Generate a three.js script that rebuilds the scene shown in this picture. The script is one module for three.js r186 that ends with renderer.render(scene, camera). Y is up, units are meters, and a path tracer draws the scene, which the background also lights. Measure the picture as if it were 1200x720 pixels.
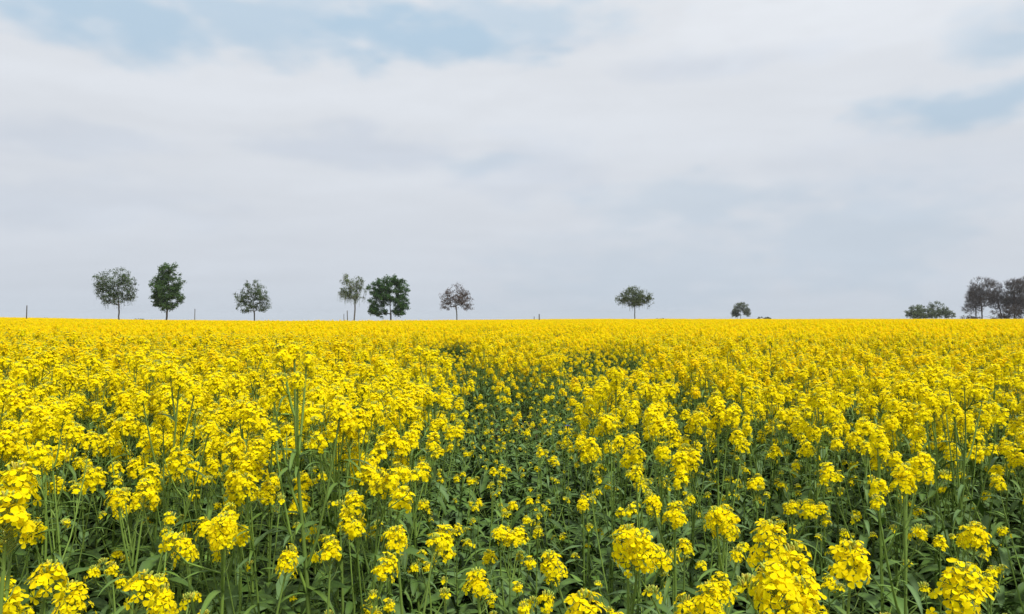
import * as THREE from 'three';
import { mergeGeometries } from 'three/addons/utils/BufferGeometryUtils.js';

// ---------------------------------------------------------------- camera, sky, sun, exposure
const EYE = 1.55, FOCAL = 870, HORIZON = 372;              // photograph: 1200 x 720 pixels
const scene = new THREE.Scene();
const camera = new THREE.PerspectiveCamera(2 * Math.atan(360 / FOCAL) * 180 / Math.PI, 1200 / 720, 0.05, 6000);
camera.position.set(0, EYE, 0);
camera.lookAt(0, EYE + (HORIZON - 360) / FOCAL * 10, -10);
const renderer = new THREE.WebGLRenderer({ antialias: true });
renderer.setSize(1200, 720);
renderer.toneMapping = THREE.LinearToneMapping;
renderer.toneMappingExposure = 1.0;
renderer.shadowMap.enabled = true;

const sun = new THREE.DirectionalLight(new THREE.Color(1.0, 0.95, 0.89), 4.3);
sun.position.set(34, 80, 30);
sun.castShadow = true;
sun.shadow.radius = 14;
sun.shadow.mapSize.set(2048, 2048);
Object.assign(sun.shadow.camera, { left: -30, right: 30, top: 30, bottom: -30, near: 1, far: 300 });
scene.add(sun, sun.target);

function rng(seed) {
  let a = seed >>> 0;
  const f = () => { a = (a + 0x6D2B79F5) | 0; let t = Math.imul(a ^ (a >>> 15), 1 | a); t = (t + Math.imul(t ^ (t >>> 7), 61 | t)) ^ t; return ((t ^ (t >>> 14)) >>> 0) / 4294967296; };
  f.r = (lo, hi) => lo + (hi - lo) * f();
  f.n = () => (f() + f() + f() + f() - 2) * 0.87;
  return f;
}
const clamp = (x, a = 0, b = 1) => Math.min(b, Math.max(a, x));
const mix = (a, b, t) => a + (b - a) * t;
const smooth = (a, b, x) => { const t = clamp((x - a) / (b - a)); return t * t * (3 - 2 * t); };
function hash3(i, j, k) { let h = Math.imul(i, 374761393) ^ Math.imul(j, 668265263) ^ Math.imul(k, 2147483647 - 61); h = Math.imul(h ^ (h >>> 13), 1274126177); h = Math.imul(h ^ (h >>> 15), 2246822519); return ((h ^ (h >>> 16)) >>> 0) / 4294967296; }
function noise3(x, y, z) {
  const i = Math.floor(x), j = Math.floor(y), k = Math.floor(z); let u = x - i, v = y - j, w = z - k;
  u = u * u * (3 - 2 * u); v = v * v * (3 - 2 * v); w = w * w * (3 - 2 * w);
  let s = 0;
  for (let c = 0; c < 8; c++) { const a = c & 1, b = (c >> 1) & 1, d = c >> 2; s += (a ? u : 1 - u) * (b ? v : 1 - v) * (d ? w : 1 - w) * hash3(i + a, j + b, k + d); }
  return s;
}
function fbm(x, y, z, oct = 4) { let s = 0, a = 0.5, t = 0; for (let o = 0; o < oct; o++) { s += a * noise3(x, y, z); t += a; a *= 0.5; x = x * 2.03 + 7.1; y = y * 2.03 + 3.7; z = z * 2.03 + 1.3; } return s / t; }

// the sky: a high even cloud sheet with soft thicker streaks and gaps of pale blue
const DEG = 180 / Math.PI;
const azOf = (px) => Math.atan((px - 600) / FOCAL) * DEG;
const elOf = (px, py) => Math.atan((HORIZON - py) / FOCAL * Math.cos(Math.atan((px - 600) / FOCAL))) * DEG;
const skyMarks = [   // [px, py, half width px, half height px, strength, kind]  kind: 0 blue gap, 1 grey streak, 2 bright cloud
  [140, 8, 110, 42, 0.95, 0], [320, 24, 160, 38, 0.8, 0], [470, 40, 190, 36, 1, 0], [600, 20, 130, 38, 0.65, 0], [1190, 34, 60, 22, 0.7, 0], [1130, 120, 95, 18, 0.8, 0],
  [1000, 275, 120, 60, 0.34, 0], [830, 232, 150, 24, 0.34, 0], [560, 190, 60, 12, 0.3, 0], [760, 320, 160, 50, 0.25, 0],
  [830, 76, 115, 15, 0.85, 1], [420, 172, 130, 24, 0.85, 1], [630, 196, 90, 34, 0.7, 1], [45, 160, 110, 18, 0.7, 1], [60, 240, 160, 30, 0.5, 1], [660, 50, 60, 14, 0.5, 1], [1080, 200, 180, 40, 0.35, 1], [950, 190, 60, 22, 0.35, 1],
  [960, 20, 170, 50, 0.9, 2], [180, 100, 230, 26, 0.55, 2], [740, 150, 190, 30, 0.45, 2], [420, 110, 200, 20, 0.5, 2], [170, 262, 60, 16, 0.55, 2], [880, 150, 120, 26, 0.4, 2], [1050, 238, 50, 12, 0.35, 2], [480, 220, 200, 24, 0.3, 2], [960, 310, 45, 35, 0.15, 2],
].map(([px, py, w, h, s, k]) => [azOf(px), elOf(px, py), w / FOCAL * DEG, h / FOCAL * DEG, s, k]);
function skyColor(x, y, z, out) {
  const el = Math.asin(clamp(y, -1, 1)) * DEG, az = Math.atan2(x, -z) * DEG;
  const e = clamp(el / 25, 0, 1), up = clamp((el - 25) / 65, 0, 1);
  // thin cloud sheet, a little brighter higher up
  const g = Math.pow(e, 0.55); let c = [mix(0.55, 0.758, Math.pow(e, 0.5)), mix(0.617, 0.789, g), mix(0.697, 0.836, g)];
  c = [c[0] + 0.12 * up, c[1] + 0.12 * up, c[2] + 0.11 * up];
  if (el < 0) { out[0] = 0.55; out[1] = 0.617; out[2] = 0.697; return; }       // haze below the skyline, hidden by the land
  // cloud texture, stretched along the horizon as seen in a plane overhead
  const h = 1 / (Math.max(y, 0) + 0.16), u = x * h, w = z * h;
  const warp = fbm(u * 1.1 + 5, w * 1.1, 2.2, 3) - 0.5;
  const n = fbm(u * 1.3 + warp * 1.2, w * 2.2 + warp, 0.5, 5) - 0.5;
  const n2 = fbm(u * 3.1 - warp * 2, w * 5.4, 9.5, 4) - 0.5;
  const streak = fbm(az * 0.1 + n * 2, el * 1.1 + n2 * 1.5, 15.5, 4) - 0.5, lift = 1 + 0.06 * n + 0.05 * n2 + 0.07 * streak;
  c = c.map((v) => v * lift);
  let blue = 0.55 * smooth(0.09, 0.26, -n - 0.35 * n2) * smooth(24, 34, Math.abs(az) < 50 ? el : 40), grey = 0, bright = 0;
  const wx = (fbm(az * 0.16, el * 0.3, 4.4, 4) - 0.5) * 5, wy = (fbm(az * 0.16, el * 0.34, 8.8, 4) - 0.5) * 3, er = (fbm(az * 0.35, el * 0.9, 1.7, 4) - 0.5) * 1.5;
  if (el > -2 && el < 40 && Math.abs(az) < 60) for (const [a, b, ww, hh, s, k] of skyMarks) {
    const dx = (az + wx - a) / ww, dy = (el + wy * Math.min(1, hh / 2) - b) / hh, q = Math.sqrt(dx * dx + dy * dy) + er;
    const m = s * (1 - smooth(k === 2 ? 0.2 : 0.3, k === 2 ? 1.5 : 1.45, q));
    if (k === 0) blue = Math.max(blue, m); else if (k === 1) grey = Math.max(grey, m); else bright = Math.max(bright, m);
  }
  blue *= 1 - 0.45 * bright; grey *= 1 - 0.5 * bright;
  const B = [0.372, 0.53, 0.68];
  for (let i = 0; i < 3; i++) {
    let v = c[i] * (1 + 0.075 * bright) - grey * [0.085, 0.068, 0.04][i];
    v = mix(v, B[i] * (0.92 + 0.2 * e), blue * 0.8);
    out[i] = v;
  }
}
{
  const W = 2048, H = 1024, data = new Float32Array(W * H * 4), o = [0, 0, 0];
  for (let j = 0; j < H; j++) {
    const th = ((j + 0.5) / H - 0.5) * Math.PI, y = Math.sin(th), r = Math.cos(th);
    for (let i = 0; i < W; i++) {
      const ph = ((i + 0.5) / W - 0.5) * 2 * Math.PI;
      skyColor(r * Math.cos(ph), y, r * Math.sin(ph), o);
      data.set([o[0], o[1], o[2], 1], (j * W + i) * 4);
    }
  }
  const sky = new THREE.DataTexture(data, W, H, THREE.RGBAFormat, THREE.FloatType);
  sky.mapping = THREE.EquirectangularReflectionMapping; sky.magFilter = sky.minFilter = THREE.LinearFilter; sky.needsUpdate = true;
  scene.background = sky; scene.environment = sky;
}
scene.fog = new THREE.FogExp2(new THREE.Color(0.8, 0.86, 0.93), 0.00014);
console.log('sky done');

// ---------------------------------------------------------------- helpers
const taken = new Map();
function numbered(name) { const n = taken.get(name) ?? 0; taken.set(name, n + 1); return n ? name + '_' + String(n).padStart(3, '0') : name; }
function mesh(name, geo, mat, parent) { const m = new THREE.Mesh(geo, mat); m.name = name; m.castShadow = m.receiveShadow = true; parent.add(m); return m; }
function thing(name, label, category, group) { const g = new THREE.Group(); g.name = numbered(name); g.userData = { label, category }; if (group) g.userData.group = group; scene.add(g); return g; }
const V = (x, y, z) => new THREE.Vector3(x, y, z);
const UP = V(0, 1, 0);

// rise and fall of the land: level field, a shallow dip towards the trees, falling away behind them
function ground(x, z) {
  const d = Math.hypot(x, z), a = Math.atan2(x, -z) * DEG;
  let y = 0;
  const far = smooth(40, 150, d);
  y += far * (-0.62 * Math.exp(-(((a + 14) / 11) ** 2)) + 0.42 * smooth(-26, -36, a) + 0.0 * a - 0.22);
  if (d > 330) y -= (d - 330) * (d - 330) * 0.00004;
  return y;
}
const at = (px, depth) => { const x = (px - 600) / FOCAL * depth; return V(x, ground(x, -depth), -depth); };

class Builder {
  constructor() { this.p = []; this.c = []; this.i = []; }
  vert(x, y, z, c) { this.p.push(x, y, z); this.c.push(c[0], c[1], c[2]); return this.p.length / 3 - 1; }
  tri(a, b, c) { this.i.push(a, b, c); }
  quad(a, b, c, d) { this.i.push(a, b, c, a, c, d); }
  tube(pts, radii, sides, col) {
    let prev = null; const t = V(0, 0, 0), s = V(0, 0, 0), b = V(0, 0, 0);
    for (let k = 0; k < pts.length; k++) {
      t.subVectors(pts[Math.min(k + 1, pts.length - 1)], pts[Math.max(k - 1, 0)]).normalize();
      s.set(1, 0, 0); if (Math.abs(t.x) > 0.8) s.set(0, 0, 1);
      s.addScaledVector(t, -s.dot(t)).normalize(); b.crossVectors(t, s);
      const ring = [];
      for (let q = 0; q < sides; q++) { const a = q / sides * 2 * Math.PI, r = radii[k]; ring.push(this.vert(pts[k].x + r * (Math.cos(a) * s.x + Math.sin(a) * b.x), pts[k].y + r * (Math.cos(a) * s.y + Math.sin(a) * b.y), pts[k].z + r * (Math.cos(a) * s.z + Math.sin(a) * b.z), col)); }
      if (prev) for (let q = 0; q < sides; q++) this.quad(prev[q], prev[(q + 1) % sides], ring[(q + 1) % sides], ring[q]);
      prev = ring;
    }
    for (let q = 1; q + 1 < sides; q++) this.tri(prev[0], prev[q], prev[q + 1]);
  }
  geo(geo, m, tint = [1, 1, 1]) {
    const P = geo.attributes.position, C = geo.attributes.color, base = this.p.length / 3, v = V(0, 0, 0);
    for (let k = 0; k < P.count; k++) { v.fromBufferAttribute(P, k).applyMatrix4(m); this.vert(v.x, v.y, v.z, C ? [C.getX(k) * tint[0], C.getY(k) * tint[1], C.getZ(k) * tint[2]] : tint); }
    const I = geo.index.array; for (let k = 0; k < I.length; k++) this.i.push(I[k] + base);
  }
  build() {
    const g = new THREE.BufferGeometry();
    g.setAttribute('position', new THREE.Float32BufferAttribute(this.p, 3));
    g.setAttribute('color', new THREE.Float32BufferAttribute(this.c, 3));
    g.setIndex(this.i); g.computeVertexNormals();
    return g;
  }
}
const petalMat = new THREE.MeshPhysicalMaterial({ vertexColors: true, roughness: 1, transmission: 0.45, thickness: 0, specularIntensity: 0.1, side: THREE.DoubleSide });
petalMat.color.setRGB(0.96, 0.835, 0.002);
const greenMat = new THREE.MeshStandardMaterial({ vertexColors: true, roughness: 0.68, side: THREE.DoubleSide });
const barkMat = new THREE.MeshStandardMaterial({ vertexColors: true, roughness: 0.95 });
const foliageMat = new THREE.MeshPhysicalMaterial({ vertexColors: true, roughness: 1, transmission: 0.45, thickness: 0, specularIntensity: 0.3, side: THREE.DoubleSide });
const WAXY = [0.054, 0.108, 0.028], LEAF = [0.045, 0.1, 0.011], LEAF2 = [0.07, 0.138, 0.015], STEM = [0.155, 0.25, 0.035], BUD = [0.33, 0.40, 0.05], POD = [0.16, 0.24, 0.05];
const tone = (c, k) => c.map((v) => v * k);

// ---------------------------------------------------------------- the ground
{
  const soilTex = (() => {
    const N = 512, d = new Uint8Array(N * N * 4);
    for (let j = 0; j < N; j++) for (let i = 0; i < N; i++) { const n = fbm(i / 9, j / 9, 3, 4) * 0.6 + fbm(i / 70, j / 70, 8, 3) * 0.4, o = (j * N + i) * 4, k = 0.55 + 0.9 * n; d[o] = 82 * k; d[o + 1] = 68 * k; d[o + 2] = 50 * k; d[o + 3] = 255; }
    const t = new THREE.DataTexture(d, N, N); t.colorSpace = THREE.SRGBColorSpace; t.wrapS = t.wrapT = THREE.RepeatWrapping; t.magFilter = THREE.LinearFilter; t.minFilter = THREE.LinearMipmapLinearFilter; t.generateMipmaps = true; t.needsUpdate = true; return t;
  })();
  const rings = [0, 2, 6, 12, 25, 40, 55, 70, 85, 100, 120, 140, 160, 180, 210, 250, 300, 360, 430, 520, 650, 900, 1400, 2400], S = 144, p = [], uv = [], idx = [];
  rings.forEach((r, k) => { for (let s = 0; s <= S; s++) { const a = s / S * 2 * Math.PI, x = r * Math.cos(a), z = r * Math.sin(a); p.push(x, ground(x, z), z); uv.push(x / 1.5, z / 1.5); if (k && s < S) { const b = k * (S + 1) + s, c = b - S - 1; idx.push(c, c + 1, b + 1, c, b + 1, b); } } });
  const g = new THREE.BufferGeometry(); g.setAttribute('position', new THREE.Float32BufferAttribute(p, 3)); g.setAttribute('uv', new THREE.Float32BufferAttribute(uv, 2)); g.setIndex(idx); g.computeVertexNormals();
  const m = mesh('ground', g, new THREE.MeshStandardMaterial({ map: soilTex, roughness: 1, side: THREE.DoubleSide }), scene);
  m.userData = { kind: 'structure', label: 'brown soil of the wide level field', category: 'ground' };
}

// ---------------------------------------------------------------- rapeseed: flowers, heads, leaves
function petalInto(b, m, detail, col, wave = 0) {        // a petal along +z from the middle, 9.5 mm long, its face up
  const L = 0.0106, W = 0.0094, v = V(0, 0, 0);
  const prof = detail < 0 ? [[0.08, 0.55], [0.96, 0.95]] : detail ? [[0.06, 0.1], [0.34, 0.42], [0.62, 0.94], [0.86, 0.92], [1, 0.5]] : [[0.06, 0.16], [0.58, 0.96], [1, 0.62]];
  const rows = prof.map(([t, w]) => {
    const y = 0.0016 - 0.0034 * t * t + 0.001 * t + (detail > 0 ? wave * Math.sin(t * 5 + wave * 900) : 0), r = [];
    const xs = detail > 0 ? [-1, 0, 1] : [-1, 1];
    for (const s of xs) { v.set(s * w * W / 2, y + (s ? (0.0011 + s * wave * 0.6) * w : 0), L * t * (s === 0 && t === 1 ? 0.95 : 1)).applyMatrix4(m); r.push(b.vert(v.x, v.y, v.z, col)); }
    return r;
  });
  for (let k = 0; k + 1 < rows.length; k++) for (let q = 0; q + 1 < rows[k].length; q++) b.quad(rows[k][q], rows[k + 1][q], rows[k + 1][q + 1], rows[k][q + 1]);
}
function flowerInto(b, base, detail, R) {
  const m = new THREE.Matrix4(), t = new THREE.Matrix4(), open = R.r(-0.3, 0.55), spin = R() * 6.28;
  for (let k = 0; k < 4; k++) {
    m.makeRotationY(spin + k * Math.PI / 2 + R.r(-0.18, 0.18)).multiply(t.makeRotationX(-open + R.r(-0.2, 0.2))).multiply(t.makeScale(R.r(0.88, 1.1), 1, R.r(0.9, 1.1)));
    m.premultiply(base); const q = R.r(0.88, 1.08);
    petalInto(b, m, detail, [q, q * R.r(0.93, 1.04), q], R.r(-0.0013, 0.0013));
  }
  if (detail > 0) { const v = V(0, 0, 0); for (let k = 0; k < 5; k++) { const a = k * 1.2566, mk = (x, y, z, c) => { v.set(x, y, z).applyMatrix4(base); return b.vert(v.x, v.y, v.z, c); }; const c = [0.75, 0.78, 4]; const i0 = mk(Math.cos(a) * 0.0007, 0.0008, Math.sin(a) * 0.0007, c), i1 = mk(Math.cos(a + 0.7) * 0.0011, 0.0008, Math.sin(a + 0.7) * 0.0011, c), i2 = mk(Math.cos(a) * 0.0018, 0.0052, Math.sin(a) * 0.0018, c); b.tri(i0, i1, i2); } }
}
const flowerGeos = [0, 1, 2, 3].map((k) => { const b = new Builder(); flowerInto(b, new THREE.Matrix4(), 1, rng(50 + k)); return b.build(); });
// a head: list of flower places, its coarse joined flowers, and the green buds, stalks and young pods under them
function lookMatrix(pos, up, spin, s = 1) { const q = new THREE.Quaternion().setFromUnitVectors(UP, up.clone().normalize()); return new THREE.Matrix4().compose(pos, q.multiply(new THREE.Quaternion().setFromAxisAngle(UP, spin)), V(s, s, s)); }
function makeHead(seed, n, rad, hgt, buds, pods) {
  const R = rng(seed), places = [], coarse = new Builder(), far = new Builder(), green = new Builder();
  for (let k = 0; k < n; k++) {
    const u = (k + 0.5) / n, a = k * 2.39996 + R.r(-0.4, 0.4), rr = rad * (0.3 + 0.7 * Math.pow(1 - u, 0.55)) * R.r(0.7, 1.28), y = hgt * (0.06 + 0.94 * u) + R.r(-0.008, 0.006);
    const pos = V(Math.cos(a) * rr, y, Math.sin(a) * rr), up = V(Math.cos(a) * mix(1.05, 0.3, u), mix(0.3, 1.1, u), Math.sin(a) * mix(1.05, 0.3, u)).add(V(R.r(-0.3, 0.3), R.r(-0.3, 0.3), R.r(-0.3, 0.3)));
    const m = lookMatrix(pos, up, R() * 6.28, R.r(0.66, 1.0)); places.push(m);
    flowerInto(coarse, m, 0, R); flowerInto(far, m, -1, rng(seed + k));
    green.tube([V(0, y - 0.016, 0), V(pos.x * 0.6, y - 0.006, pos.z * 0.6), pos], [0.0007, 0.0006, 0.0008], 3, tone(BUD, 0.75));
  }
  for (let k = 0; k < buds; k++) {
    const u = k / Math.max(1, buds - 1), a = k * 2.4, r = 0.0105 * Math.sqrt(1 - u) * R.r(0.8, 1.3), c = V(Math.cos(a) * r, hgt * (n > 8 ? 0.9 : 0.75) + 0.006 * u, Math.sin(a) * r), d = V(Math.cos(a) * 0.4, 1, Math.sin(a) * 0.4).normalize(), w = R.r(0.0012, 0.0019), col = tone(BUD, R.r(0.8, 1.3));
    if (R() < 0.3) { col[0] *= 1.5; col[1] *= 1.1; }
    green.tube([c.clone().addScaledVector(d, -0.006), c, c.clone().addScaledVector(d, 0.0032), c.clone().addScaledVector(d, 0.0045)], [w * 0.4, w, w * 0.9, w * 0.25], 4, col);
  }
  for (let k = 0; k < pods; k++) {
    const a = k * 2.4 + R.r(-0.4, 0.4), y = -0.004 - 0.011 * k * R.r(0.8, 1.2), l = R.r(0.016, 0.034), d = V(Math.cos(a), R.r(0.35, 0.9), Math.sin(a)).normalize(), e = d.clone().multiplyScalar(l * 0.55);
    const p0 = V(0, y, 0), p1 = p0.clone().add(e); green.tube([p0, p1, p1.clone().addScaledVector(d.lerp(UP, 0.5).normalize(), l * 0.6)], [0.0006, 0.0008, 0.0004], 3, tone(POD, R.r(0.8, 1.2)));
  }
  return { places, coarse: coarse.build(), far: far.build(), green: green.build(), rad };
}
const HEADS = {
  big: [1, 2, 3, 4].map((k) => makeHead(100 + k, 40 + k * 2, 0.024, 0.04 + 0.005 * k, 12, 7)),
  mid: [1, 2, 3, 4].map((k) => makeHead(200 + k, 25 + k * 2, 0.0195, 0.029 + 0.004 * k, 11, 6)),
  small: [1, 2, 3].map((k) => makeHead(300 + k, 10 + k * 2, 0.0155, 0.022, 14, 4)),
  bud: [1, 2, 3].map((k) => makeHead(400 + k, 1 + k, 0.012, 0.016, 20, 2)),
};
function makeLeaf(seed, len, wid, droop, col, wavy) {
  const R = rng(seed), b = new Builder(), n = 5, rows = [], c = tone(col, R.r(0.85, 1.2)), rib = c.map((v, i) => v * [1.6, 1.45, 1.5][i]);
  for (let k = 0; k <= n; k++) {
    const t = k / n, w = wid / 2 * (wavy ? Math.pow(Math.sin(Math.PI * Math.min(1, 0.1 + t * 0.88)), 0.7) * R.r(0.75, 1.15) : (1 - t) * (0.55 + 1.6 * t) * 0.95 + 0.02);
    const z = len * Math.sin(Math.min(1.5, t * droop)) / Math.max(droop, 0.3) * 1.1, y = -len * 0.55 * droop * t * t + len * 0.18 * t, tw = R.r(-0.2, 0.2) * w, f = 0.42 * w;
    rows.push([b.vert(-w, y + f + tw, z, c), b.vert(0, y, z, rib), b.vert(w, y + f - tw, z, c)]);
  }
  for (let k = 0; k < n; k++) for (let q = 0; q < 2; q++) b.quad(rows[k][q], rows[k + 1][q], rows[k + 1][q + 1], rows[k][q + 1]);
  return b.build();
}
const LEAVES = {
  upper: [1, 2, 3, 4, 5].map((k) => makeLeaf(500 + k, 0.052 + 0.008 * k, 0.016, 0.4 + 0.16 * k, k % 2 ? LEAF2 : WAXY, false)),
  lower: [1, 2, 3, 4, 5].map((k) => makeLeaf(600 + k, 0.062 + 0.009 * k, 0.028, 0.5 + 0.14 * k, k % 3 ? LEAF : WAXY, true)),
};

// ---------------------------------------------------------------- rapeseed: whole plants
// A plan of one plant: tubes for stem and branches, and placed leaves and heads. H is the height of its topmost head.
function planPlant(seed, o) {
  const R = rng(seed), H = o.H, plan = { stem: null, branches: [], leaves: [], heads: [], H }, lx = R.n() * 0.06 * H + (o.lean ? o.lean[0] : 0), lz = R.n() * 0.06 * H + (o.lean ? o.lean[1] : 0);
  const bx = R.n() * 0.012, bz = R.n() * 0.012, n = 9, pts = [], rad = [], r0 = R.r(0.0046, 0.0068) * (o.thick ?? 1);
  const stemAt = (t) => V(lx * t * t + bx * Math.sin(t * 9), H * t * 0.985, lz * t * t + bz * Math.sin(t * 8 + 1));
  for (let k = 0; k <= n; k++) { const t = k / n; pts.push(stemAt(t * (1 - 0.035 / H))); rad.push(r0 * mix(1.05, 0.3, Math.pow(t, 1.5))); }
  plan.stem = { pts, rad, col: tone(STEM, R.r(0.75, 1.15)) };
  const pick = (kind) => { const a = HEADS[kind]; return a[Math.floor(R() * a.length)]; };
  const addHead = (p, up, kind, s = 1) => plan.heads.push({ head: pick(kind), kind, m: lookMatrix(p, up, R() * 6.28, s * (o.headSize ?? 0.78) * R.r(0.9, 1.12)), tint: [R.r(0.94, 1.05), R.r(0.9, 1.03), 1] });
  const leafAt = (kind, p, ang, pitch, s) => { const a = LEAVES[kind], m = new THREE.Matrix4().makeRotationY(ang).multiply(new THREE.Matrix4().makeRotationX(pitch)).scale(V(s, s, s)).setPosition(p); plan.leaves.push({ geo: a[Math.floor(R() * a.length)], m, kind }); };
  addHead(pts[n], V(lx, 1, lz), o.top);
  for (let k = 0; k < o.nb; k++) {
    const u = o.nb > 1 ? k / (o.nb - 1) : 0.5, t = mix(0.9, o.from ?? 0.5, u) + R.r(-0.03, 0.03), p0 = stemAt(t), a = k * 2.4 + R.r(-0.5, 0.5) + seed, out = mix(0.035, 0.15, u) * R.r(0.7, 1.25) * (o.spread ?? 1);
    const topY = Math.min(H * 0.985, H * mix(0.965, o.drop ?? 0.84, u) + R.n() * 0.035), ex = p0.x + Math.cos(a) * out + lx * 0.15, ez = p0.z + Math.sin(a) * out + lz * 0.15, e = V(ex, Math.max(topY, p0.y + 0.03), ez), bp = [], br = [];
    for (let q = 0; q <= 5; q++) { const s = q / 5, sh = Math.pow(s, 0.7); bp.push(V(mix(p0.x, ex, sh), mix(p0.y, e.y, s), mix(p0.z, ez, sh))); br.push(r0 * mix(0.48, 0.26, s)); }
    plan.branches.push({ pts: bp, rad: br, col: tone(STEM, R.r(0.75, 1.15)) });
    addHead(e, V(Math.cos(a) * 0.25, 1, Math.sin(a) * 0.25), o.side[k % o.side.length]);
    leafAt('upper', p0, Math.PI / 2 - a + R.r(-0.3, 0.3), R.r(-0.5, 0.15), R.r(0.7, 1.25));
    if (R() < (o.twig ?? 0.45)) {        // a short side shoot with its own small head
      const s0 = bp[2], b2 = a + (R() < 0.5 ? 1 : -1) * R.r(0.6, 1.3), l = R.r(0.03, 0.075), e2 = V(s0.x + Math.cos(b2) * l, s0.y + l * R.r(0.7, 1.6), s0.z + Math.sin(b2) * l);
      plan.branches.push({ pts: [s0, V(mix(s0.x, e2.x, 0.7), mix(s0.y, e2.y, 0.5), mix(s0.z, e2.z, 0.7)), e2], rad: [0.0016, 0.0013, 0.0011], col: tone(STEM, R.r(0.8, 1.2)) });
      addHead(e2, V(0, 1, 0), R() < 0.5 ? 'bud' : 'small'); leafAt('upper', s0, Math.PI / 2 - b2, R.r(-0.5, 0.1), R.r(0.5, 0.8));
    }
  }
  for (let k = 0; k < (o.upper ?? 12); k++) leafAt('upper', stemAt(R.r(0.42, 0.86)), R() * 6.28, R.r(-0.7, 0.3), R.r(0.8, 1.5));
  for (let k = 0; k < (o.lower ?? 15); k++) leafAt('lower', stemAt(mix(0.18, 0.74, (k + R()) / (o.lower ?? 15))), k * 2.4 + R.r(-0.5, 0.5), R.r(-0.6, 0.3), R.r(0.8, 1.45) * (o.lower > 29 ? 1.2 : 1));
  return plan;
}
function plantGeometry(plan, far) {       // one geometry, two material groups: petals, greens
  const pb = new Builder(), gb = new Builder();
  for (const h of plan.heads) { pb.geo(far ? h.head.far : h.head.coarse, h.m, h.tint); if (!far) gb.geo(h.head.green, h.m); }
  gb.tube(plan.stem.pts, plan.stem.rad, 5, plan.stem.col);
  for (const b of plan.branches) gb.tube(b.pts, b.rad, 3, b.col);
  for (const l of plan.leaves) gb.geo(l.geo, l.m);
  return [pb, gb];
}
const tubeGeo = (t, sides) => { const b = new Builder(); b.tube(t.pts, t.rad, sides, t.col); return b.build(); };
function plantObject(plan, near) {               // stem, branches, leaves and flower heads, each a part of its own
  const g = new THREE.Group();
  mesh('stem', tubeGeo(plan.stem, near ? 8 : 6), greenMat, g);
  for (const b of plan.branches) mesh('branch', tubeGeo(b, near ? 6 : 4), greenMat, g);
  for (const l of plan.leaves) { const m = mesh('leaf', l.geo, greenMat, g); m.applyMatrix4(l.m); }
  for (const h of plan.heads) {
    if (near) {
      const hg = mesh('flower_head', h.head.green, greenMat, g); hg.userData.kind = 'stuff'; hg.applyMatrix4(h.m);
      h.head.places.forEach((pm, k) => { const f = mesh('flower', flowerGeos[k % 4], petalMat, hg); f.applyMatrix4(pm); });
    } else {
      const m = mesh('flower_head', h.head.coarse, petalMat, g); m.applyMatrix4(h.m); m.userData.kind = 'stuff';
      const q = mesh('bud_cluster', h.head.green, greenMat, m); q.userData.kind = 'stuff';
    }
  }
  return g;
}
const TALL = [
  { H: 1.3, nb: 8, top: 'big', side: ['big', 'big', 'mid'] }, { H: 1.3, nb: 6, top: 'big', side: ['mid', 'big', 'big'], spread: 1.0 }, { H: 1.3, nb: 8, top: 'big', side: ['big', 'mid', 'mid'], from: 0.42 },
  { H: 1.3, nb: 5, top: 'big', side: ['big', 'big', 'mid'], spread: 0.7 }, { H: 1.3, nb: 6, top: 'big', side: ['mid', 'big', 'small'], spread: 0.9 }, { H: 1.3, nb: 7, top: 'big', side: ['big', 'mid', 'big'], drop: 0.78 },
].map((o) => ({ headSize: 0.95, spread: 0.85, twig: 0.6, ...o }));
const THIN = [
  { H: 1.15, nb: 2, top: 'big', side: ['small', 'bud'], twig: 0.6, drop: 0.86, lower: 24, upper: 14 }, { H: 1.15, nb: 3, top: 'mid', side: ['bud', 'small', 'bud'], twig: 0.6, drop: 0.85, lower: 24, upper: 14 },
  { H: 1.15, nb: 3, top: 'mid', side: ['mid', 'bud', 'small'], twig: 0.6, drop: 0.83, lower: 30, upper: 15 }, { H: 1.15, nb: 3, top: 'big', side: ['mid', 'small', 'bud'], twig: 0.5, drop: 0.85, lower: 24, upper: 14, spread: 1.2 },
];
const LOW = [
  { H: 0.98, nb: 2, top: 'bud', side: ['bud', 'bud'], twig: 0.4, lower: 30, upper: 15, drop: 0.86 }, { H: 0.98, nb: 2, top: 'small', side: ['bud', 'small'], twig: 0.5, lower: 30, upper: 15, drop: 0.86 }, { H: 0.98, nb: 3, top: 'bud', side: ['bud', 'bud', 'bud'], twig: 0.5, lower: 30, upper: 15, drop: 0.84 }, { H: 0.98, nb: 2, top: 'mid', side: ['bud', 'bud'], twig: 0.5, lower: 30, upper: 15, drop: 0.86 },
];
const plansOf = (list, s, reps) => { const out = []; for (let r = 0; r < reps; r++) list.forEach((o, k) => out.push(planPlant(s + r * 20 + k, o))); return out; };
const KINDS = { tall: plansOf(TALL, 1000, 2), thin: plansOf(THIN, 2000, 2), low: plansOf(LOW, 3000, 2) };

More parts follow.
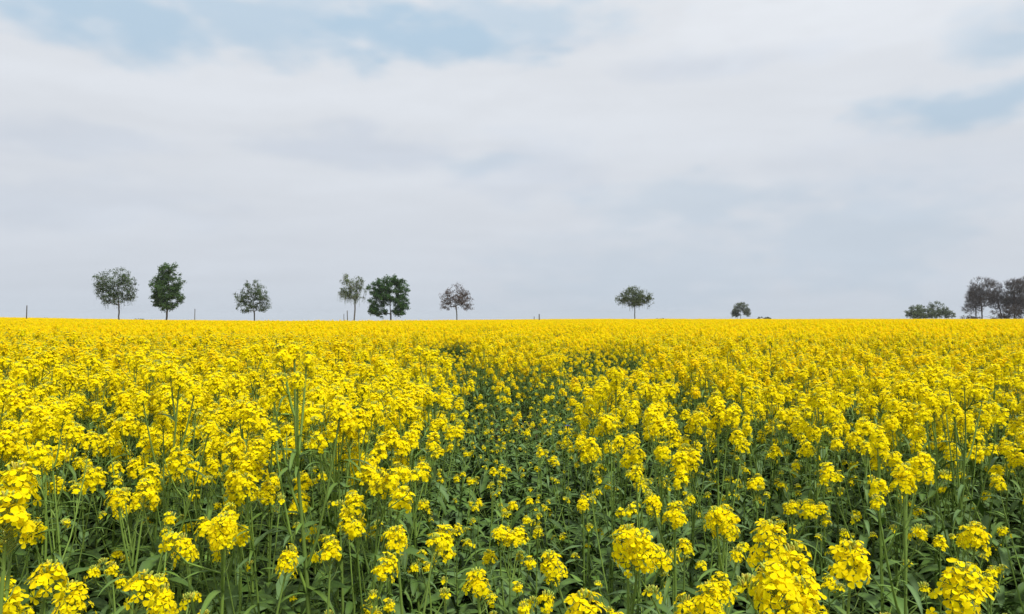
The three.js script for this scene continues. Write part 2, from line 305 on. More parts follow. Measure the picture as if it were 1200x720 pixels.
// where the crop is thin: the trodden tramline ahead of the camera and its two wheel tracks farther off
function thinness(x, d) {
  const wob = (fbm(x * 0.9 + 11, d * 0.5, 3.3, 3) - 0.5) * 0.8;
  const cx = 0.0 + 0.008 * d, half = 0.07 + 0.106 * d;
  let t = smooth(1.15, 0.75, Math.abs(x - cx) / half + wob * 0.6) * smooth(0.9, 1.4, d) * smooth(8, 5.4, d + Math.abs(wob));
  for (const [x0, slope] of [[-0.62, -0.03], [0.62, 0.04]]) { const c = x0 + slope * d; t = Math.max(t, smooth(0.6, 0.34, Math.abs(x - c) + wob * 0.15) * smooth(4.5, 6.5, d) * smooth(60, 30, d)); }
  if (x > 0.7) t = Math.max(t, smooth(0.58, 0.63, fbm(x * 0.75 + 2.7, d * 0.5 + 1.1, 12.5, 2)) * smooth(1.6, 2.6, d) * smooth(16, 11, d));   // bare spots
  return t;
}
function canopy(x, d) {         // height of the tops, without the tramline
  const left = smooth(0.1, -0.5, x + 0.05 * d * 0 ) * smooth(1.3, 2.2, d) * smooth(12, 5, d), right = smooth(0.8, 1.6, x) * smooth(1.8, 2.6, d) * smooth(10, 5, d);
  return 1.24 + 0.13 * left + 0.05 * right + (fbm(x * 0.8 + 3, d * 0.8, 6.1, 3) - 0.5) * 0.16;
}
const inFrame = (x, top, d) => { if (d < 0.3) return false; const px = Math.abs(x) / d * FOCAL, py = HORIZON + (EYE - top) / d * FOCAL; return px < 640 && py < 735; };

// plants placed after single ones of the photograph: [pixel x, pixel y of the top of the head, depth, recipe]
const HEROES = [
  [995, 612, 0.86, { nb: 3, top: 'big', side: ['big', 'bud', 'small'], drop: 0.93, from: 0.7 }, 'stout rapeseed plant with one large full yellow flower head on a reddish stalk'],
  [900, 604, 0.98, { nb: 3, top: 'big', side: ['mid', 'big', 'small'], drop: 0.9, from: 0.65 }, 'rapeseed plant with a tall cone of yellow flowers on a pale green stem'],
  [938, 660, 0.84, { nb: 4, top: 'big', side: ['big', 'mid', 'big'], drop: 0.93, from: 0.65 }, 'rapeseed plant with crowded overlapping yellow heads right beside the largest head'],
  [1035, 702, 0.78, { nb: 3, top: 'big', side: ['big', 'mid', 'small'], drop: 0.95, from: 0.7 }, 'low leaning rapeseed plant with flat spread yellow heads at the field edge'],
  [8, 560, 0.72, { nb: 5, top: 'big', side: ['big', 'mid', 'big'], drop: 0.9, from: 0.65 }, 'rapeseed plant with drooping loose yellow heads at the field edge'],
  [10, 660, 0.74, { nb: 3, top: 'big', side: ['mid', 'small', 'big'], drop: 0.94, from: 0.7 }, 'short rapeseed plant with a rounded yellow head below a drooping one'],
  [683, 684, 0.82, { nb: 4, top: 'big', side: ['mid', 'big', 'mid'], drop: 0.94, from: 0.7 }, 'rapeseed plant with a double yellow head at the end of the green strip'],
  [735, 607, 1.05, { nb: 5, top: 'big', side: ['big', 'mid', 'big'], drop: 0.9, from: 0.6 }, 'branching rapeseed plant with four tight yellow heads beside the green strip'],
  [848, 582, 1.2, { nb: 5, top: 'big', side: ['mid', 'big', 'mid'], drop: 0.91, from: 0.6 }, 'rapeseed plant with broad yellow head above several smaller ones'],
  [790, 575, 1.35, { nb: 4, top: 'big', side: ['mid', 'small', 'mid'], drop: 0.9, from: 0.6 }, 'upright rapeseed plant with a compact yellow head and green pods'],
  [830, 665, 0.95, { nb: 4, top: 'big', side: ['mid', 'mid', 'small'], drop: 0.95, from: 0.7 }, 'rapeseed plant with loose ragged yellow head over dark leaves'],
  [1140, 598, 1.25, { nb: 3, top: 'big', side: ['mid', 'small', 'mid'], drop: 0.93, from: 0.6 }, 'single rapeseed plant with three yellow heads standing clear of the leaves'],
  [1058, 536, 1.4, { nb: 3, top: 'big', side: ['big', 'small', 'bud'], drop: 0.95, from: 0.6 }, 'rapeseed plant with twin yellow heads side by side'],
  [265, 582, 1.2, { nb: 5, top: 'big', side: ['big', 'mid', 'big'], drop: 0.88, from: 0.6, spread: 0.7 }, 'rapeseed plant with three yellow heads stacked one above another'],
  [170, 552, 1.3, { nb: 4, top: 'big', side: ['mid', 'small', 'mid'], drop: 0.9, from: 0.6 }, 'rapeseed plant with wide yellow head and a side head hanging lower'],
  [88, 668, 0.95, { nb: 3, top: 'big', side: ['mid', 'small', 'bud'], drop: 0.94, from: 0.7 }, 'short rapeseed plant with flat yellow head and open single flower below'],
  [192, 664, 1.0, { nb: 2, top: 'mid', side: ['small', 'bud'], drop: 0.9, from: 0.7 }, 'small rapeseed plant with one modest yellow head among grey leaves'],
  [466, 598, 1.25, { nb: 2, top: 'big', side: ['small', 'bud'], drop: 0.9, from: 0.65 }, 'lone rapeseed plant with one round yellow head beside the green strip'],
  [560, 645, 1.1, { nb: 3, top: 'mid', side: ['small', 'mid', 'small'], drop: 0.9, from: 0.65 }, 'slim rapeseed plant with small yellow heads in a loose column'],
  [388, 610, 1.2, { nb: 3, top: 'mid', side: ['mid', 'small', 'bud'], drop: 0.9, from: 0.65 }, 'rapeseed plant with small clustered yellow heads and thin stalks'],
  [350, 704, 0.9, { nb: 2, top: 'big', side: ['small', 'mid'], drop: 0.95, from: 0.7 }, 'short rapeseed plant with a flat yellow head low over the leaves'],
  [345, 388, 1.75, { spread: 0.7, nb: 6, top: 'big', side: ['big', 'mid', 'mid'], drop: 0.86, from: 0.6, thick: 1.15 }, 'tallest rapeseed plant reaching up to the skyline, with a bare upper stem'],
  [210, 425, 1.9, { nb: 6, top: 'big', side: ['big', 'mid', 'mid'], drop: 0.86, from: 0.55 }, 'very tall rapeseed plant with dark stem showing between its yellow heads'],
  [395, 445, 2.0, { nb: 7, top: 'big', side: ['big', 'mid', 'big'], drop: 0.85, from: 0.55 }, 'tall bushy rapeseed plant crowded with yellow heads at the strip edge'],
  [480, 450, 2.6, { nb: 7, top: 'big', side: ['big', 'mid', 'big'], drop: 0.86, from: 0.55 }, 'tall rapeseed plant leaning over the green strip'],
  [60, 480, 1.75, { nb: 6, top: 'big', side: ['big', 'mid', 'big'], drop: 0.88, from: 0.55 }, 'tall rapeseed plant with a broad cloud of yellow heads'],
  [1130, 432, 2.3, { nb: 8, top: 'big', side: ['big', 'mid', 'big'], drop: 0.86, from: 0.5 }, 'tall dense rapeseed plant with a towering mass of yellow heads'],
  [1030, 505, 1.9, { nb: 6, top: 'big', side: ['big', 'mid', 'mid'], drop: 0.88, from: 0.55 }, 'rapeseed plant with several bright yellow heads in a close bunch'],
];

const singles = [], crop = { tall: [], thin: [], low: [] }, R0 = rng(77);
const heroSpots = [];
HEROES.forEach(([px, py, d, o, label], k) => {
  const top = EYE - (py - HORIZON) / FOCAL * d, x = (px - 600) / FOCAL * d;
  const plan = planPlant(7000 + k, { headSize: k < 3 ? 0.95 : 0.8, ...o, nb: d < 1.4 ? Math.max(1, o.nb - 2) : o.nb, side: d < 1.4 ? o.side.map((k2, i) => (k2 === 'big' && i ? 'mid' : k2)) : o.side, H: top - 0.008 });
  const last = plan.stem.pts[plan.stem.pts.length - 1];
  heroSpots.push([x - last.x, -d - last.z]);
  singles.push({ plan, x: x - last.x, z: -d - last.z, d, turn: 0, s: 1, label, hero: true, top });
});
{
  // a jittered grid of single plants out to 13 m
  const step = 0.198, cand = [];
  for (let d = -0.6; d < 13.2; d += step) for (let x = -(d * 0.85 + 2.2); x < d * 0.85 + 2.2; x += step) {
    const X = x + R0.r(-0.1, 0.1), D = d + R0.r(-0.1, 0.1), q = R0(), q2 = R0(), q3 = R0.n(), q4 = R0();
    if (Math.hypot(X, D) < 0.42) continue;                       // where the photographer stands
    if (heroSpots.some(([hx, hz]) => Math.hypot(hx - X, hz + D) < (D < 1.6 ? 0.11 : 0.07))) continue;
    const t = thinness(X, D), rim = mix(1.42, 2.05, smooth(-0.2, 0.3, X)), near = smooth(rim + 0.5, rim, D);
    let kind = 'tall';
    if (t > 0.5) kind = q < 0.66 ? 'low' : q < 0.95 ? 'thin' : 'tall'; else if (q < 0.16 + 0.8 * near) kind = q4 < 0.84 * near ? 'low' : 'thin';
    const c = canopy(X, D), list = KINDS[kind], k = Math.floor(q2 * list.length), base = list[k].H;
    let H = kind === 'tall' ? c + q3 * 0.085 : kind === 'thin' ? c * mix(0.9, 0.98, q4) - 0.03 + q3 * 0.1 : c * 0.8 + q3 * 0.1;
    if (t > 0.5) H = kind === 'low' ? (D > 5 ? 0.8 : 0.94) + q3 * 0.1 : 1.04 + q3 * 0.08;
    if (near > 0) H = Math.min(H, mix(H, (kind === 'low' ? 1.0 : 1.17) + q3 * 0.08, near));
    if (D < 0.75) H = Math.min(H, 1.05);
    const s = H / (base + 0.04);
    cand.push({ kind, k, x: X, z: -D, d: D, H, s, turn: R0() * 6.28, vis: inFrame(X, H, D) });
  }
  const seen = cand.filter((c) => c.vis).sort((a, b) => a.d - b.d), own = new Set(seen.slice(0, 300 - HEROES.length));
  for (const c of cand) if (own.has(c)) singles.push(c); else crop[c.kind].push(c);
}
console.log('single plants', singles.length, 'other plants', crop.tall.length, crop.thin.length, crop.low.length);

// the single plants: one object each, sharing shapes between alike ones
const NUM = ['no', 'one', 'two', 'three', 'four', 'five', 'six', 'seven', 'eight', 'nine', 'ten', 'eleven', 'twelve', 'thirteen', 'fourteen', 'fifteen', 'sixteen', 'seventeen'];
const NEAR = 1.45;
const proto = new Map();
for (const c of singles) {
  const plan = c.plan ?? KINDS[c.kind][c.k], near = c.d < NEAR, key = c.kind + c.k + near;
  let g;
  if (c.plan) g = plantObject(plan, near); else if (proto.has(key)) g = proto.get(key).clone(); else { g = plantObject(plan, near); proto.set(key, g); }
  g.name = numbered('rapeseed_plant'); scene.add(g);
  g.position.set(c.x, 0, c.z); g.rotation.y = c.turn;
  if (c.plan) g.scale.setScalar(1); else g.scale.set(mix(1, c.s, 0.4), c.s, mix(1, c.s, 0.4));
  if (c.hero) g.userData = { label: c.label, category: 'plant' };
  else {
    const open = plan.heads.filter((h) => h.kind !== 'bud').length, strip = thinness(c.x, c.d) > 0.5;
    const size = c.H > 1.36 ? 'very tall' : c.H > 1.27 ? 'tall' : c.H > 1.15 ? 'middling' : c.H > 1.0 ? 'short' : 'very short';
    const where = strip ? 'in the thin green strip' : c.d < 1.5 ? 'at the field edge' : c.x < 0 ? 'in the stand left of the strip' : 'in the stand right of the strip';
    const look = c.kind === 'tall' ? 'bushy' : c.kind === 'thin' ? 'slender' : 'leafy';
    const bloom = open === 0 ? 'still in green bud' : open === 1 ? 'with one yellow head' : `with ${NUM[open] ?? 'many'} yellow heads`;
    g.userData = { label: `${size} ${look} rapeseed plant ${bloom} ${where}`, category: 'plant', group: `${size} ${look} rapeseed plants ${where}` };
  }
}

// the rest of the crop: single plants to 13 m, patches of crop beyond
const field = new THREE.Group(); field.name = 'rapeseed_crop'; field.userData = { kind: 'stuff', label: 'dense yellow rapeseed crop stretching away to the trees', category: 'crop' }; scene.add(field);
function instanced(name, builders, list) {
  if (!list.length) return;
  const [pb, gb] = builders, a = pb.build(), b = gb.build(), g = mergeGeometries([a, b], true);
  const im = new THREE.InstancedMesh(g, [petalMat, greenMat], list.length); im.name = name; im.userData.kind = 'stuff'; im.castShadow = im.receiveShadow = true;
  const m = new THREE.Matrix4(), q = new THREE.Quaternion();
  list.forEach((c, k) => { q.setFromAxisAngle(UP, c.turn); m.compose(V(c.x, ground(c.x, c.z), c.z), q, V(c.sx ?? mix(1, c.s, 0.4), c.s, c.sx ?? mix(1, c.s, 0.4))); im.setMatrixAt(k, m); });
  field.add(im);
}
for (const kind of ['tall', 'thin', 'low']) KINDS[kind].forEach((plan, k) => instanced('crop_plants', plantGeometry(plan), crop[kind].filter((c) => c.k === k)));
{
  const SIZE = 1.4, variants = [];
  for (let v = 0; v < 4; v++) {
    const R = rng(9000 + v), pb = new Builder(), gb = new Builder(), m = new THREE.Matrix4(), st = 0.205;
    for (let x = -SIZE / 2 + st / 2; x < SIZE / 2; x += st) for (let z = -SIZE / 2 + st / 2; z < SIZE / 2; z += st) {
      const list = R() < 0.9 ? KINDS.tall : KINDS.thin, plan = list[Math.floor(R() * list.length)], H = 1.25 + R.n() * 0.11, s = H / (plan.H + 0.04);
      m.makeRotationY(R() * 6.28).scale(V(1.05, s, 1.05)).setPosition(x + R.r(-0.11, 0.11), 0, z + R.r(-0.11, 0.11));
      const [p2, g2] = plantGeometry(plan, true); pb.geo(p2.build(), m); gb.geo(g2.build(), m);
    }
    variants.push([pb, gb]);
  }
  const lists = variants.map(() => []), R = rng(4321);
  for (let d = 12.6 + SIZE / 2; d < 205; d += SIZE * 0.97) for (let x = -(d * 0.8 + 4); x < d * 0.8 + 4; x += SIZE * 0.97) {
    const t = thinness(x, d), g = Math.floor(R() * lists.length);
    if (t > 0.75 && R() < 0.7) { R(); R(); continue; }
    lists[g].push({ x: x + R.r(-0.1, 0.1), z: -d, s: (1 + (fbm(x * 0.12, d * 0.12, 2, 3) - 0.5) * 0.2) * R.r(0.97, 1.03) * (1 - 0.16 * t), sx: 1.03, turn: Math.floor(R() * 4) * Math.PI / 2 + R.r(-0.05, 0.05) });
  }
  variants.forEach((v, k) => instanced('crop_plants', v, lists[k]));
  console.log('patches', lists.map((l) => l.length).join(' '));
}

// low leaf rosettes that cover the soil between the stems
{
  const b = new Builder(), R = rng(606);
  for (let k = 0; k < 26; k++) { const a = LEAVES.lower[k % 5], sc = R.r(1.1, 2.1); b.geo(a, new THREE.Matrix4().makeRotationY(k * 2.4 + R.r(-0.4, 0.4)).multiply(new THREE.Matrix4().makeRotationX(R.r(-0.9, 0.1))).scale(V(sc, sc, sc)).setPosition(R.n() * 0.05, R.r(0.02, 0.34), R.n() * 0.05), tone([1, 1, 1], R.r(0.75, 1.2))); }
  const spots = []; for (let d = -0.4; d < 6.5; d += 0.16) for (let x = -(d * 0.85 + 1.6); x < d * 0.85 + 1.6; x += 0.16) spots.push([x + R.r(-0.08, 0.08), d + R.r(-0.08, 0.08), R.r(0.8, 1.35), R() * 6.28]);
  const im = new THREE.InstancedMesh(b.build(), greenMat, spots.length), m = new THREE.Matrix4(), q = new THREE.Quaternion(); im.name = 'undergrowth'; im.castShadow = im.receiveShadow = true;
  spots.forEach(([x, d, sc, t], k) => im.setMatrixAt(k, m.compose(V(x, 0, -d), q.setFromAxisAngle(UP, t), V(sc, sc, sc))));
  im.userData = { kind: 'stuff', label: 'low green leaves covering the soil under the rapeseed stems', category: 'undergrowth' }; scene.add(im);
}

// ---------------------------------------------------------------- trees
// Lobes are outlines read off the photograph in pixels at the tree's own distance; the skeleton grows from the trunk to points spread through them.
function tree(name, label, category, spec, group) {
  const { d, trunk, lobes, seed = 1, points = 320, leaf = null, leaves = 12, size: size0 = 0.2, spread = 0.4, droop = 0, bark = [0.08, 0.07, 0.06], girth = 0.02, twigs = 0, depth = 0.95 } = spec, clump = 110 / d;
  const size = size0 * 0.8, R = rng(seed), k = d / FOCAL, base = at(trunk[0][0], d), horizonY = HORIZON;
  const loc = (px, py, zz = 0) => V((px - trunk[0][0]) * k, EYE - (py - horizonY) * k - base.y, zz);
  const g = thing(name, label, category, group); g.position.copy(base);
  const nodes = [], add = (p, parent) => { nodes.push({ p, parent, kids: 0, w: 0 }); return nodes.length - 1; };
  // trunk and main limbs
  const path = [V(0, -0.1, 0), ...trunk.slice(1).map(([px, py, z = 0]) => loc(px, py, z))];
  let prev = add(path[0], -1); const spine = [prev];
  for (let q = 1; q < path.length; q++) for (let s = 1; s <= 5; s++) { prev = add(path[q - 1].clone().lerp(path[q], s / 5).add(V(R.n() * 0.05, 0, R.n() * 0.05)), prev); spine.push(prev); }
  const forkY = loc(0, spec.fork ?? trunk[trunk.length - 1][1]).y;
  // points through the crown
  const pts = [], area = lobes.map((l) => l[2] * l[3]), sum = area.reduce((a, b) => a + b, 0);
  while (pts.length < points) {
    let q = R() * sum, n = 0; while (q > area[n]) q -= area[n++];
    const [lx, ly, rx0, ry0] = lobes[n], rx = rx0 * 1.06, ry = ry0 * 1.06, a = R() * 6.283, c = R.r(-1, 1), r = Math.pow(R(), 0.42), s = Math.sqrt(1 - c * c);
    const np = loc(lx, ly).add(V(r * s * Math.cos(a) * rx * k, r * c * ry * k, r * s * Math.sin(a) * rx * k * depth));
    if (noise3(np.x * clump + seed, np.y * clump, np.z * clump) > 0.4 || R() < 0.12) pts.push(np);
  }
  const root = V(path[path.length - 1].x, forkY, 0);
  pts.sort((a, b) => a.distanceTo(root) - b.distanceTo(root));
  const tips = [];
  for (const p of pts) {
    let best = 0, bd = 1e9;
    for (let n = 0; n < nodes.length; n++) { const v = nodes[n].p; if (v.y < forkY - 0.3 && n < spine.length) continue; const dy = p.y - v.y, dd = Math.hypot(p.x - v.x, dy, p.z - v.z) * (dy < 0 ? 1.25 : 1) + 0.12 * v.distanceTo(root); if (dd < bd) { bd = dd; best = n; } }
    const a = nodes[best].p, len = a.distanceTo(p), n = Math.max(2, Math.min(5, Math.round(len / 0.6))); let pr = best;
    for (let s = 1; s <= n; s++) { const t = s / n; pr = add(a.clone().lerp(p, t).add(V(R.n() * 0.06 * len, (Math.sin(t * Math.PI) * 0.1) * len + R.n() * 0.03 * len, R.n() * 0.06 * len).multiplyScalar(s < n ? 1 : 0)), pr); }
    tips.push(pr);
  }
  for (const t of tips) { let n = t; while (n >= 0) { nodes[n].w++; n = nodes[n].parent; } }
  const tb = new Builder(), bb = new Builder(), rOf = (w) => Math.max(0.011, 0.8 * girth * Math.pow(w / points, 0.46) * path[path.length - 1].y + 0.006), isSpine = new Set(spine);
  const barkOf = () => tone(bark, R.r(0.8, 1.2));
  tb.tube(spine.map((n) => nodes[n].p), spine.map((n, i) => rOf(nodes[n].w) * (i === 0 ? 1.35 : 1)), 7, bark);
  const kidsOf = nodes.map(() => []); nodes.forEach((n, i) => { if (n.parent >= 0) kidsOf[n.parent].push(i); });
  nodes.forEach((n, i) => { if (n.parent < 0 || (isSpine.has(i) && isSpine.has(n.parent))) return; bb.tube([nodes[n.parent].p, n.p], [rOf(Math.min(nodes[n.parent].w, n.w * 1.6)), rOf(n.w)], 4, barkOf()); });
  // fine twigs
  const cb = new Builder(), strip = (b, p, q, w, c) => { const s = V(R.n(), R.n(), R.n()).cross(V(q.x - p.x, q.y - p.y, q.z - p.z)).normalize().multiplyScalar(w / 2); const i0 = b.vert(p.x - s.x, p.y - s.y, p.z - s.z, c), i1 = b.vert(p.x + s.x, p.y + s.y, p.z + s.z, c), i2 = b.vert(q.x, q.y, q.z, c); b.tri(i0, i1, i2); };
  for (const t of tips) {
    const p = nodes[t].p, out = p.clone().sub(root).normalize();
    for (let q = 0; q < twigs; q++) { const dir = out.clone().multiplyScalar(0.6).add(V(R.n(), R.n() * 0.8 + 0.35 - droop, R.n())).normalize(), l = R.r(0.4, 1.1) * spread * 1.6, e = p.clone().addScaledVector(dir, l); strip(bb, p, e, 0.035, barkOf()); if (twigs > 4) strip(bb, p.clone().lerp(e, 0.5), p.clone().lerp(e, 0.6).add(V(R.n(), R.n() * 0.7 + 0.3, R.n()).multiplyScalar(l * 0.5)), 0.028, barkOf()); }
    if (!leaf) continue;
    const cl = tone(leaf, R.r(0.7, 1.3)), hang = droop > 0 && R() < droop ? R.r(0.5, 1.7) : 0;
    const card = (x, y, z, s) => { const n = V(R.n(), R.n() + 0.3, R.n()).normalize(), u = V(R.n(), R.n(), R.n()).cross(n).normalize(), w = n.clone().cross(u), c = tone(cl, R.r(0.75, 1.25)), f = (a, b2) => cb.vert(x + (u.x * a + w.x * b2 + n.x * a * a * 0.3) * s, y + (u.y * a + w.y * b2) * s, z + (u.z * a + w.z * b2) * s, c); const a0 = f(0, -0.62), a1 = f(0.36, 0), a2 = f(0, 0.62), a3 = f(-0.36, 0); cb.quad(a0, a1, a2, a3); };
    for (let q = 0; q < leaves * 1.7; q++) card(p.x + R.n() * spread, p.y + R.n() * spread * 0.8, p.z + R.n() * spread, size * R.r(0.6, 1.35));
    if (hang) for (let st = 0; st < 2; st++) { const ox = R.n() * 0.3, oz = R.n() * 0.3; strip(bb, V(p.x + ox, p.y, p.z + oz), V(p.x + ox * 1.3, p.y - hang, p.z + oz * 1.3), 0.025, bark); for (let q = 0; q < 7; q++) card(p.x + ox * 1.2 + R.n() * 0.07, p.y - hang * q / 6.5, p.z + oz * 1.2 + R.n() * 0.07, size * R.r(0.5, 1)); }
  }
  mesh('trunk', tb.build(), barkMat, g);
  const lb = mesh('branchwork', bb.build(), barkMat, g); lb.userData.kind = 'stuff';
  if (leaf) { const c = mesh('crown', cb.build(), foliageMat, g); c.userData.kind = 'stuff'; }
  return g;
}
const ROW = 'roadside trees along the far field edge';
tree('deciduous_tree', 'thin leaved grey green tree with a wide ragged crown and bare straight trunk', 'tree', { d: 135, seed: 11, trunk: [[139, 380], [139, 362], [138, 345], [137, 326]], fork: 357, lobes: [[122, 331, 12, 13], [138, 325, 14, 12], [148, 335, 11, 14], [130, 342, 12, 10], [138, 349, 12, 9], [119, 341, 7, 9], [152, 345, 6, 9], [126, 351, 8, 6]], leaf: [0.068, 0.118, 0.036], points: 380, leaves: 10, size: 0.22, spread: 0.42, droop: 0.6, twigs: 3, girth: 0.017 }, ROW);
tree('deciduous_tree', 'tall dense green tree with an upright oval crown and slightly bent trunk', 'tree', { d: 135, seed: 12, trunk: [[194, 380], [196, 362], [197, 345], [197, 322]], fork: 361, lobes: [[197, 319, 10, 11], [184, 330, 8, 9], [205, 333, 9, 13], [193, 340, 14, 12], [203, 351, 11, 9], [185, 350, 8, 9], [194, 358, 12, 6]], leaf: [0.065, 0.135, 0.03], points: 470, leaves: 22, size: 0.24, spread: 0.42, twigs: 1, girth: 0.02 }, ROW);
tree('deciduous_tree', 'low broad grey green tree forking close to the crop', 'tree', { d: 150, seed: 13, trunk: [[298, 381], [298, 368], [297, 356], [297, 340]], fork: 366, lobes: [[297, 337, 11, 10], [285, 349, 11, 9], [309, 349, 10, 9], [297, 352, 13, 9], [288, 361, 10, 6], [308, 360, 9, 5]], leaf: [0.07, 0.115, 0.04], points: 360, leaves: 10, size: 0.24, spread: 0.42, twigs: 2, girth: 0.02 }, ROW);
tree('birch_tree', 'slender pale birch with hanging twigs beside a dense green tree', 'tree', { d: 150, seed: 14, trunk: [[414, 381], [416, 362], [416, 350], [413, 330]], fork: 352, lobes: [[407, 329, 8, 8], [417, 333, 9, 11], [404, 342, 7, 9], [424, 341, 6, 9], [415, 346, 10, 6]], leaf: [0.125, 0.18, 0.07], points: 240, leaves: 8, size: 0.2, spread: 0.38, droop: 1, twigs: 3, girth: 0.018, bark: [0.12, 0.11, 0.1] }, ROW);
tree('deciduous_tree', 'dense dark green round tree splitting into several limbs near the ground', 'tree', { d: 150, seed: 15, trunk: [[458, 381], [458, 371], [457, 358], [457, 342]], fork: 371, lobes: [[455, 331, 14, 10], [466, 340, 12, 13], [441, 339, 10, 9], [443, 354, 10, 9], [470, 355, 10, 10], [456, 347, 13, 10], [438, 364, 7, 5], [447, 367, 8, 5], [467, 366, 8, 5]], leaf: [0.05, 0.12, 0.028], points: 540, leaves: 24, size: 0.27, spread: 0.45, twigs: 1, girth: 0.026, bark: [0.075, 0.066, 0.058] }, ROW);
tree('deciduous_tree', 'sparse reddish brown tree just coming into leaf', 'tree', { d: 160, seed: 16, trunk: [[536, 381], [535, 367], [534, 356], [534, 344]], fork: 365, lobes: [[534, 343, 13, 10], [524, 350, 9, 9], [545, 350, 9, 10], [534, 353, 13, 9], [522, 360, 7, 5], [548, 361, 6, 5]], leaf: [0.11, 0.078, 0.066], points: 330, leaves: 8, size: 0.22, spread: 0.42, twigs: 3, girth: 0.02 }, ROW);
tree('deciduous_tree', 'olive green tree with a flat wide crown and trailing twigs on one side', 'tree', { d: 185, seed: 17, trunk: [[744, 380], [744, 366], [744, 357], [743, 345]], fork: 364, lobes: [[741, 345, 12, 9], [729, 351, 7, 7], [753, 348, 9, 9], [744, 354, 12, 5], [761, 351, 5, 8]], leaf: [0.085, 0.122, 0.037], points: 330, leaves: 11, size: 0.27, spread: 0.5, droop: 0.5, twigs: 2, girth: 0.019 }, ROW);
tree('deciduous_tree', 'small distant round tree standing alone on the skyline', 'tree', { d: 330, seed: 18, trunk: [[868, 377], [868, 371], [868, 366]], fork: 371, lobes: [[868, 361, 8, 6], [862, 367, 5, 5], [875, 367, 5, 5]], leaf: [0.14, 0.17, 0.11], points: 260, leaves: 12, size: 0.42, spread: 0.6, twigs: 1, girth: 0.03 });
tree('shrub', 'tiny low shrub beside the small distant tree', 'shrub', { d: 330, seed: 19, trunk: [[893, 377], [893, 374], [893, 373]], fork: 375, lobes: [[890, 373.5, 4, 1.8], [898, 373.5, 5, 1.3]], leaf: [0.085, 0.102, 0.068], points: 50, leaves: 14, size: 0.4, spread: 0.4, girth: 0.03 });
tree('shrub', 'rounded grey green thicket at the end of the field', 'shrub', { d: 230, seed: 20, trunk: [[1075, 378], [1075, 371], [1075, 366]], fork: 374, lobes: [[1071, 365, 9, 7], [1081, 365, 9, 8], [1075, 370, 14, 5]], leaf: [0.13, 0.17, 0.09], points: 260, leaves: 12, size: 0.34, spread: 0.5, twigs: 2, girth: 0.03 });
tree('deciduous_tree', 'bushy pale green tree sloping down beside the thicket', 'tree', { d: 230, seed: 21, trunk: [[1098, 378], [1098, 371], [1098, 363]], fork: 373, lobes: [[1097, 361, 9, 8], [1104, 366, 9, 7], [1094, 368, 9, 6], [1114, 369, 8, 4]], leaf: [0.13, 0.17, 0.09], points: 290, leaves: 10, size: 0.32, spread: 0.5, twigs: 3, girth: 0.03 });
for (const [px, w, seed, label] of [[53, 4, 41, 'tiny dark bush by the lone weathered post'], [161, 4, 42, 'tiny dark bush between the two tallest trees'], [774, 5, 43, 'tiny dark bush beyond the olive tree']])
  tree('shrub', label, 'shrub', { d: 215, seed, trunk: [[px, 378], [px, 374], [px, 373]], fork: 376, lobes: [[px, 375.4, w, 2.2], [px + 3, 375.8, w, 2]], leaf: [0.07, 0.09, 0.045], points: 40, leaves: 12, size: 0.3, spread: 0.3, girth: 0.03 });
const COPSE = 'bare dark trees of the copse at the field corner', DARK = [0.085, 0.073, 0.07];
tree('bare_tree', 'bare dark tree with domed crown at the outer end of the copse', 'tree', { d: 215, seed: 31, trunk: [[1151, 379], [1151, 365], [1150, 352], [1151, 338]], fork: 362, lobes: [[1152, 336, 14, 10], [1143, 346, 10, 11], [1163, 344, 9, 12], [1151, 350, 14, 10], [1136, 361, 6, 8]], points: 900, spread: 0.7, twigs: 13, girth: 0.022, bark: DARK }, COPSE);
tree('bare_tree', 'thinner bare dark tree leaning out behind the domed one', 'tree', { d: 225, seed: 32, trunk: [[1144, 379], [1144, 365], [1143, 354], [1142, 346]], fork: 360, lobes: [[1141, 352, 8, 10], [1136, 362, 6, 7], [1146, 360, 7, 8]], points: 320, spread: 0.7, twigs: 11, girth: 0.024, bark: DARK }, COPSE);
tree('bare_tree', 'slanting bare dark tree between the domed tree and the tall copse', 'tree', { d: 220, seed: 33, trunk: [[1174, 379], [1173, 366], [1170, 354], [1168, 344]], fork: 363, lobes: [[1168, 342, 8, 11], [1175, 356, 8, 9], [1165, 357, 8, 10]], points: 420, spread: 0.7, twigs: 12, girth: 0.024, bark: DARK }, COPSE);
tree('bare_tree', 'tall heavy dark tree in the middle of the copse', 'tree', { d: 212, seed: 34, trunk: [[1190, 379], [1189, 365], [1188, 350], [1190, 336]], fork: 363, lobes: [[1186, 337, 10, 9], [1194, 343, 12, 14], [1182, 349, 8, 9], [1192, 357, 13, 10]], points: 900, spread: 0.7, twigs: 14, girth: 0.022, bark: DARK }, COPSE);
tree('bare_tree', 'tallest dark tree at the inner edge of the copse', 'tree', { d: 218, seed: 35, trunk: [[1206, 379], [1206, 362], [1205, 346], [1204, 334]], fork: 360, lobes: [[1203, 334, 10, 10], [1212, 345, 14, 15], [1201, 353, 12, 12]], points: 900, spread: 0.7, twigs: 14, girth: 0.022, bark: DARK }, COPSE);
tree('shrub', 'dark brown undergrowth at the foot of the copse', 'shrub', { d: 208, seed: 36, trunk: [[1188, 379], [1188, 374], [1188, 372]], fork: 376, lobes: [[1168, 371, 10, 5], [1184, 367, 12, 9], [1200, 367, 12, 10], [1140, 373, 12, 2.5]], leaf: [0.07, 0.058, 0.055], points: 330, leaves: 8, size: 0.3, spread: 0.6, twigs: 6, girth: 0.05, bark: DARK });

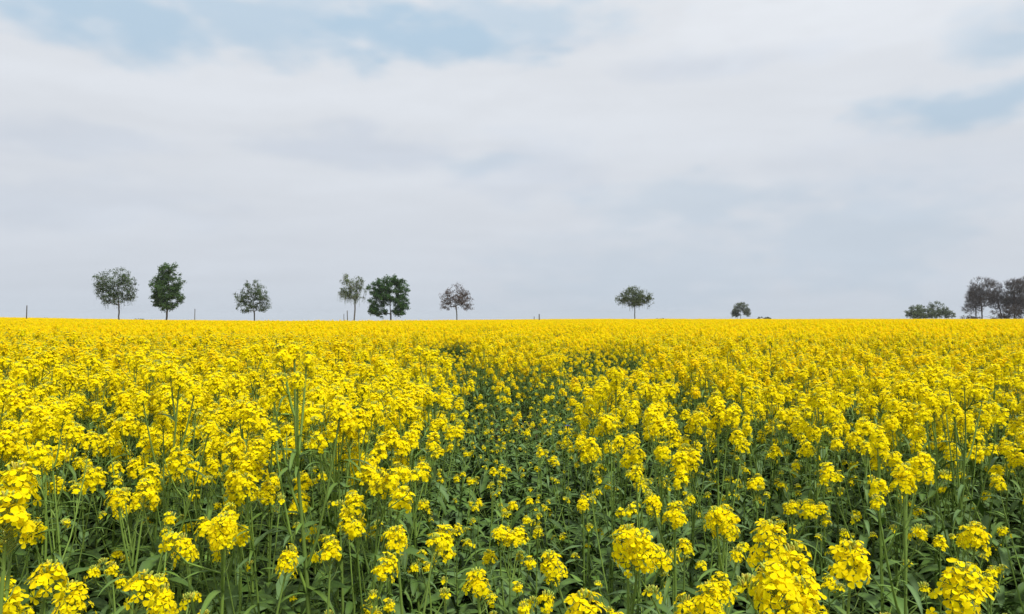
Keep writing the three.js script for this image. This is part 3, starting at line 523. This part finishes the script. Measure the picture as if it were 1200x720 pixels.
// ---------------------------------------------------------------- one small blue flower in the green strip
{
  const d = 3.2, x = (665 - 600) / FOCAL * d, y = EYE - (501 - HORIZON) / FOCAL * d, g = thing('wild_flower', 'single small dark blue flower among the leaves of the green strip', 'flower');
  g.position.set(x, 0, -d);
  const blue = new THREE.MeshStandardMaterial({ roughness: 0.8, side: THREE.DoubleSide }); blue.color.setRGB(0.03, 0.03, 0.16);
  const b = new Builder(); b.tube([V(0.02, 0, 0), V(0.006, y * 0.5, 0.01), V(0, y, 0)], [0.0025, 0.002, 0.0014], 5, STEM); mesh('stem', b.build(), greenMat, g);
  const c = new Builder(); c.tube([V(0, y - 0.006, 0), V(0, y, 0), V(0, y + 0.006, 0)], [0.002, 0.004, 0.002], 6, tone(BUD, 0.5)); mesh('flower_base', c.build(), greenMat, g);
  for (let k = 0; k < 8; k++) { const p = new Builder(), m = new THREE.Matrix4().makeRotationY(k * 0.785).multiply(new THREE.Matrix4().makeRotationX(-0.55)).multiply(new THREE.Matrix4().makeScale(1.1, 1, 1.4)).setPosition(0, y + 0.002, 0); petalInto(p, m, 1, [1, 1, 1]); mesh('petal', p.build(), blue, g); }
}

// ---------------------------------------------------------------- posts at the far side of the crop
function post(px, topPy, d, w, label, lean = 0) {
  const b = at(px, d), top = EYE - (topPy - HORIZON) * d / FOCAL - b.y, g = thing('wooden_post', label, 'post');
  g.position.copy(b); g.rotation.z = lean;
  const bl = new Builder(), R = rng(px); bl.tube([V(0, -0.3, 0), V(0, top * 0.5, 0), V(R.n() * 0.02, top - 0.04, 0)], [w * 0.55, w * 0.5, w * 0.46], 8, [0.075, 0.065, 0.055]);
  mesh('shaft', bl.build(), barkMat, g);
  const c = new Builder(); c.tube([V(R.n() * 0.02, top - 0.04, 0), V(0, top, 0)], [w * 0.47, w * 0.2], 8, [0.1, 0.09, 0.08]); mesh('tip', c.build(), barkMat, g);
}
post(30.5, 358, 90, 0.12, 'thin weathered wooden post standing alone at the open end of the tree row', -0.02);
post(228, 362, 95, 0.1, 'slim grey wooden post beside the tall oval tree');
post(407.5, 364, 120, 0.14, 'thin leaning stake close by the slender birch', 0.03);
post(403, 368, 120, 0.1, 'shorter stake beside the leaning one near the birch');
post(632, 368, 110, 0.16, 'short post alone between the reddish tree and the olive tree');
post(626, 371, 110, 0.1, 'stub of a post next to the short post');

renderer.render(scene, camera);
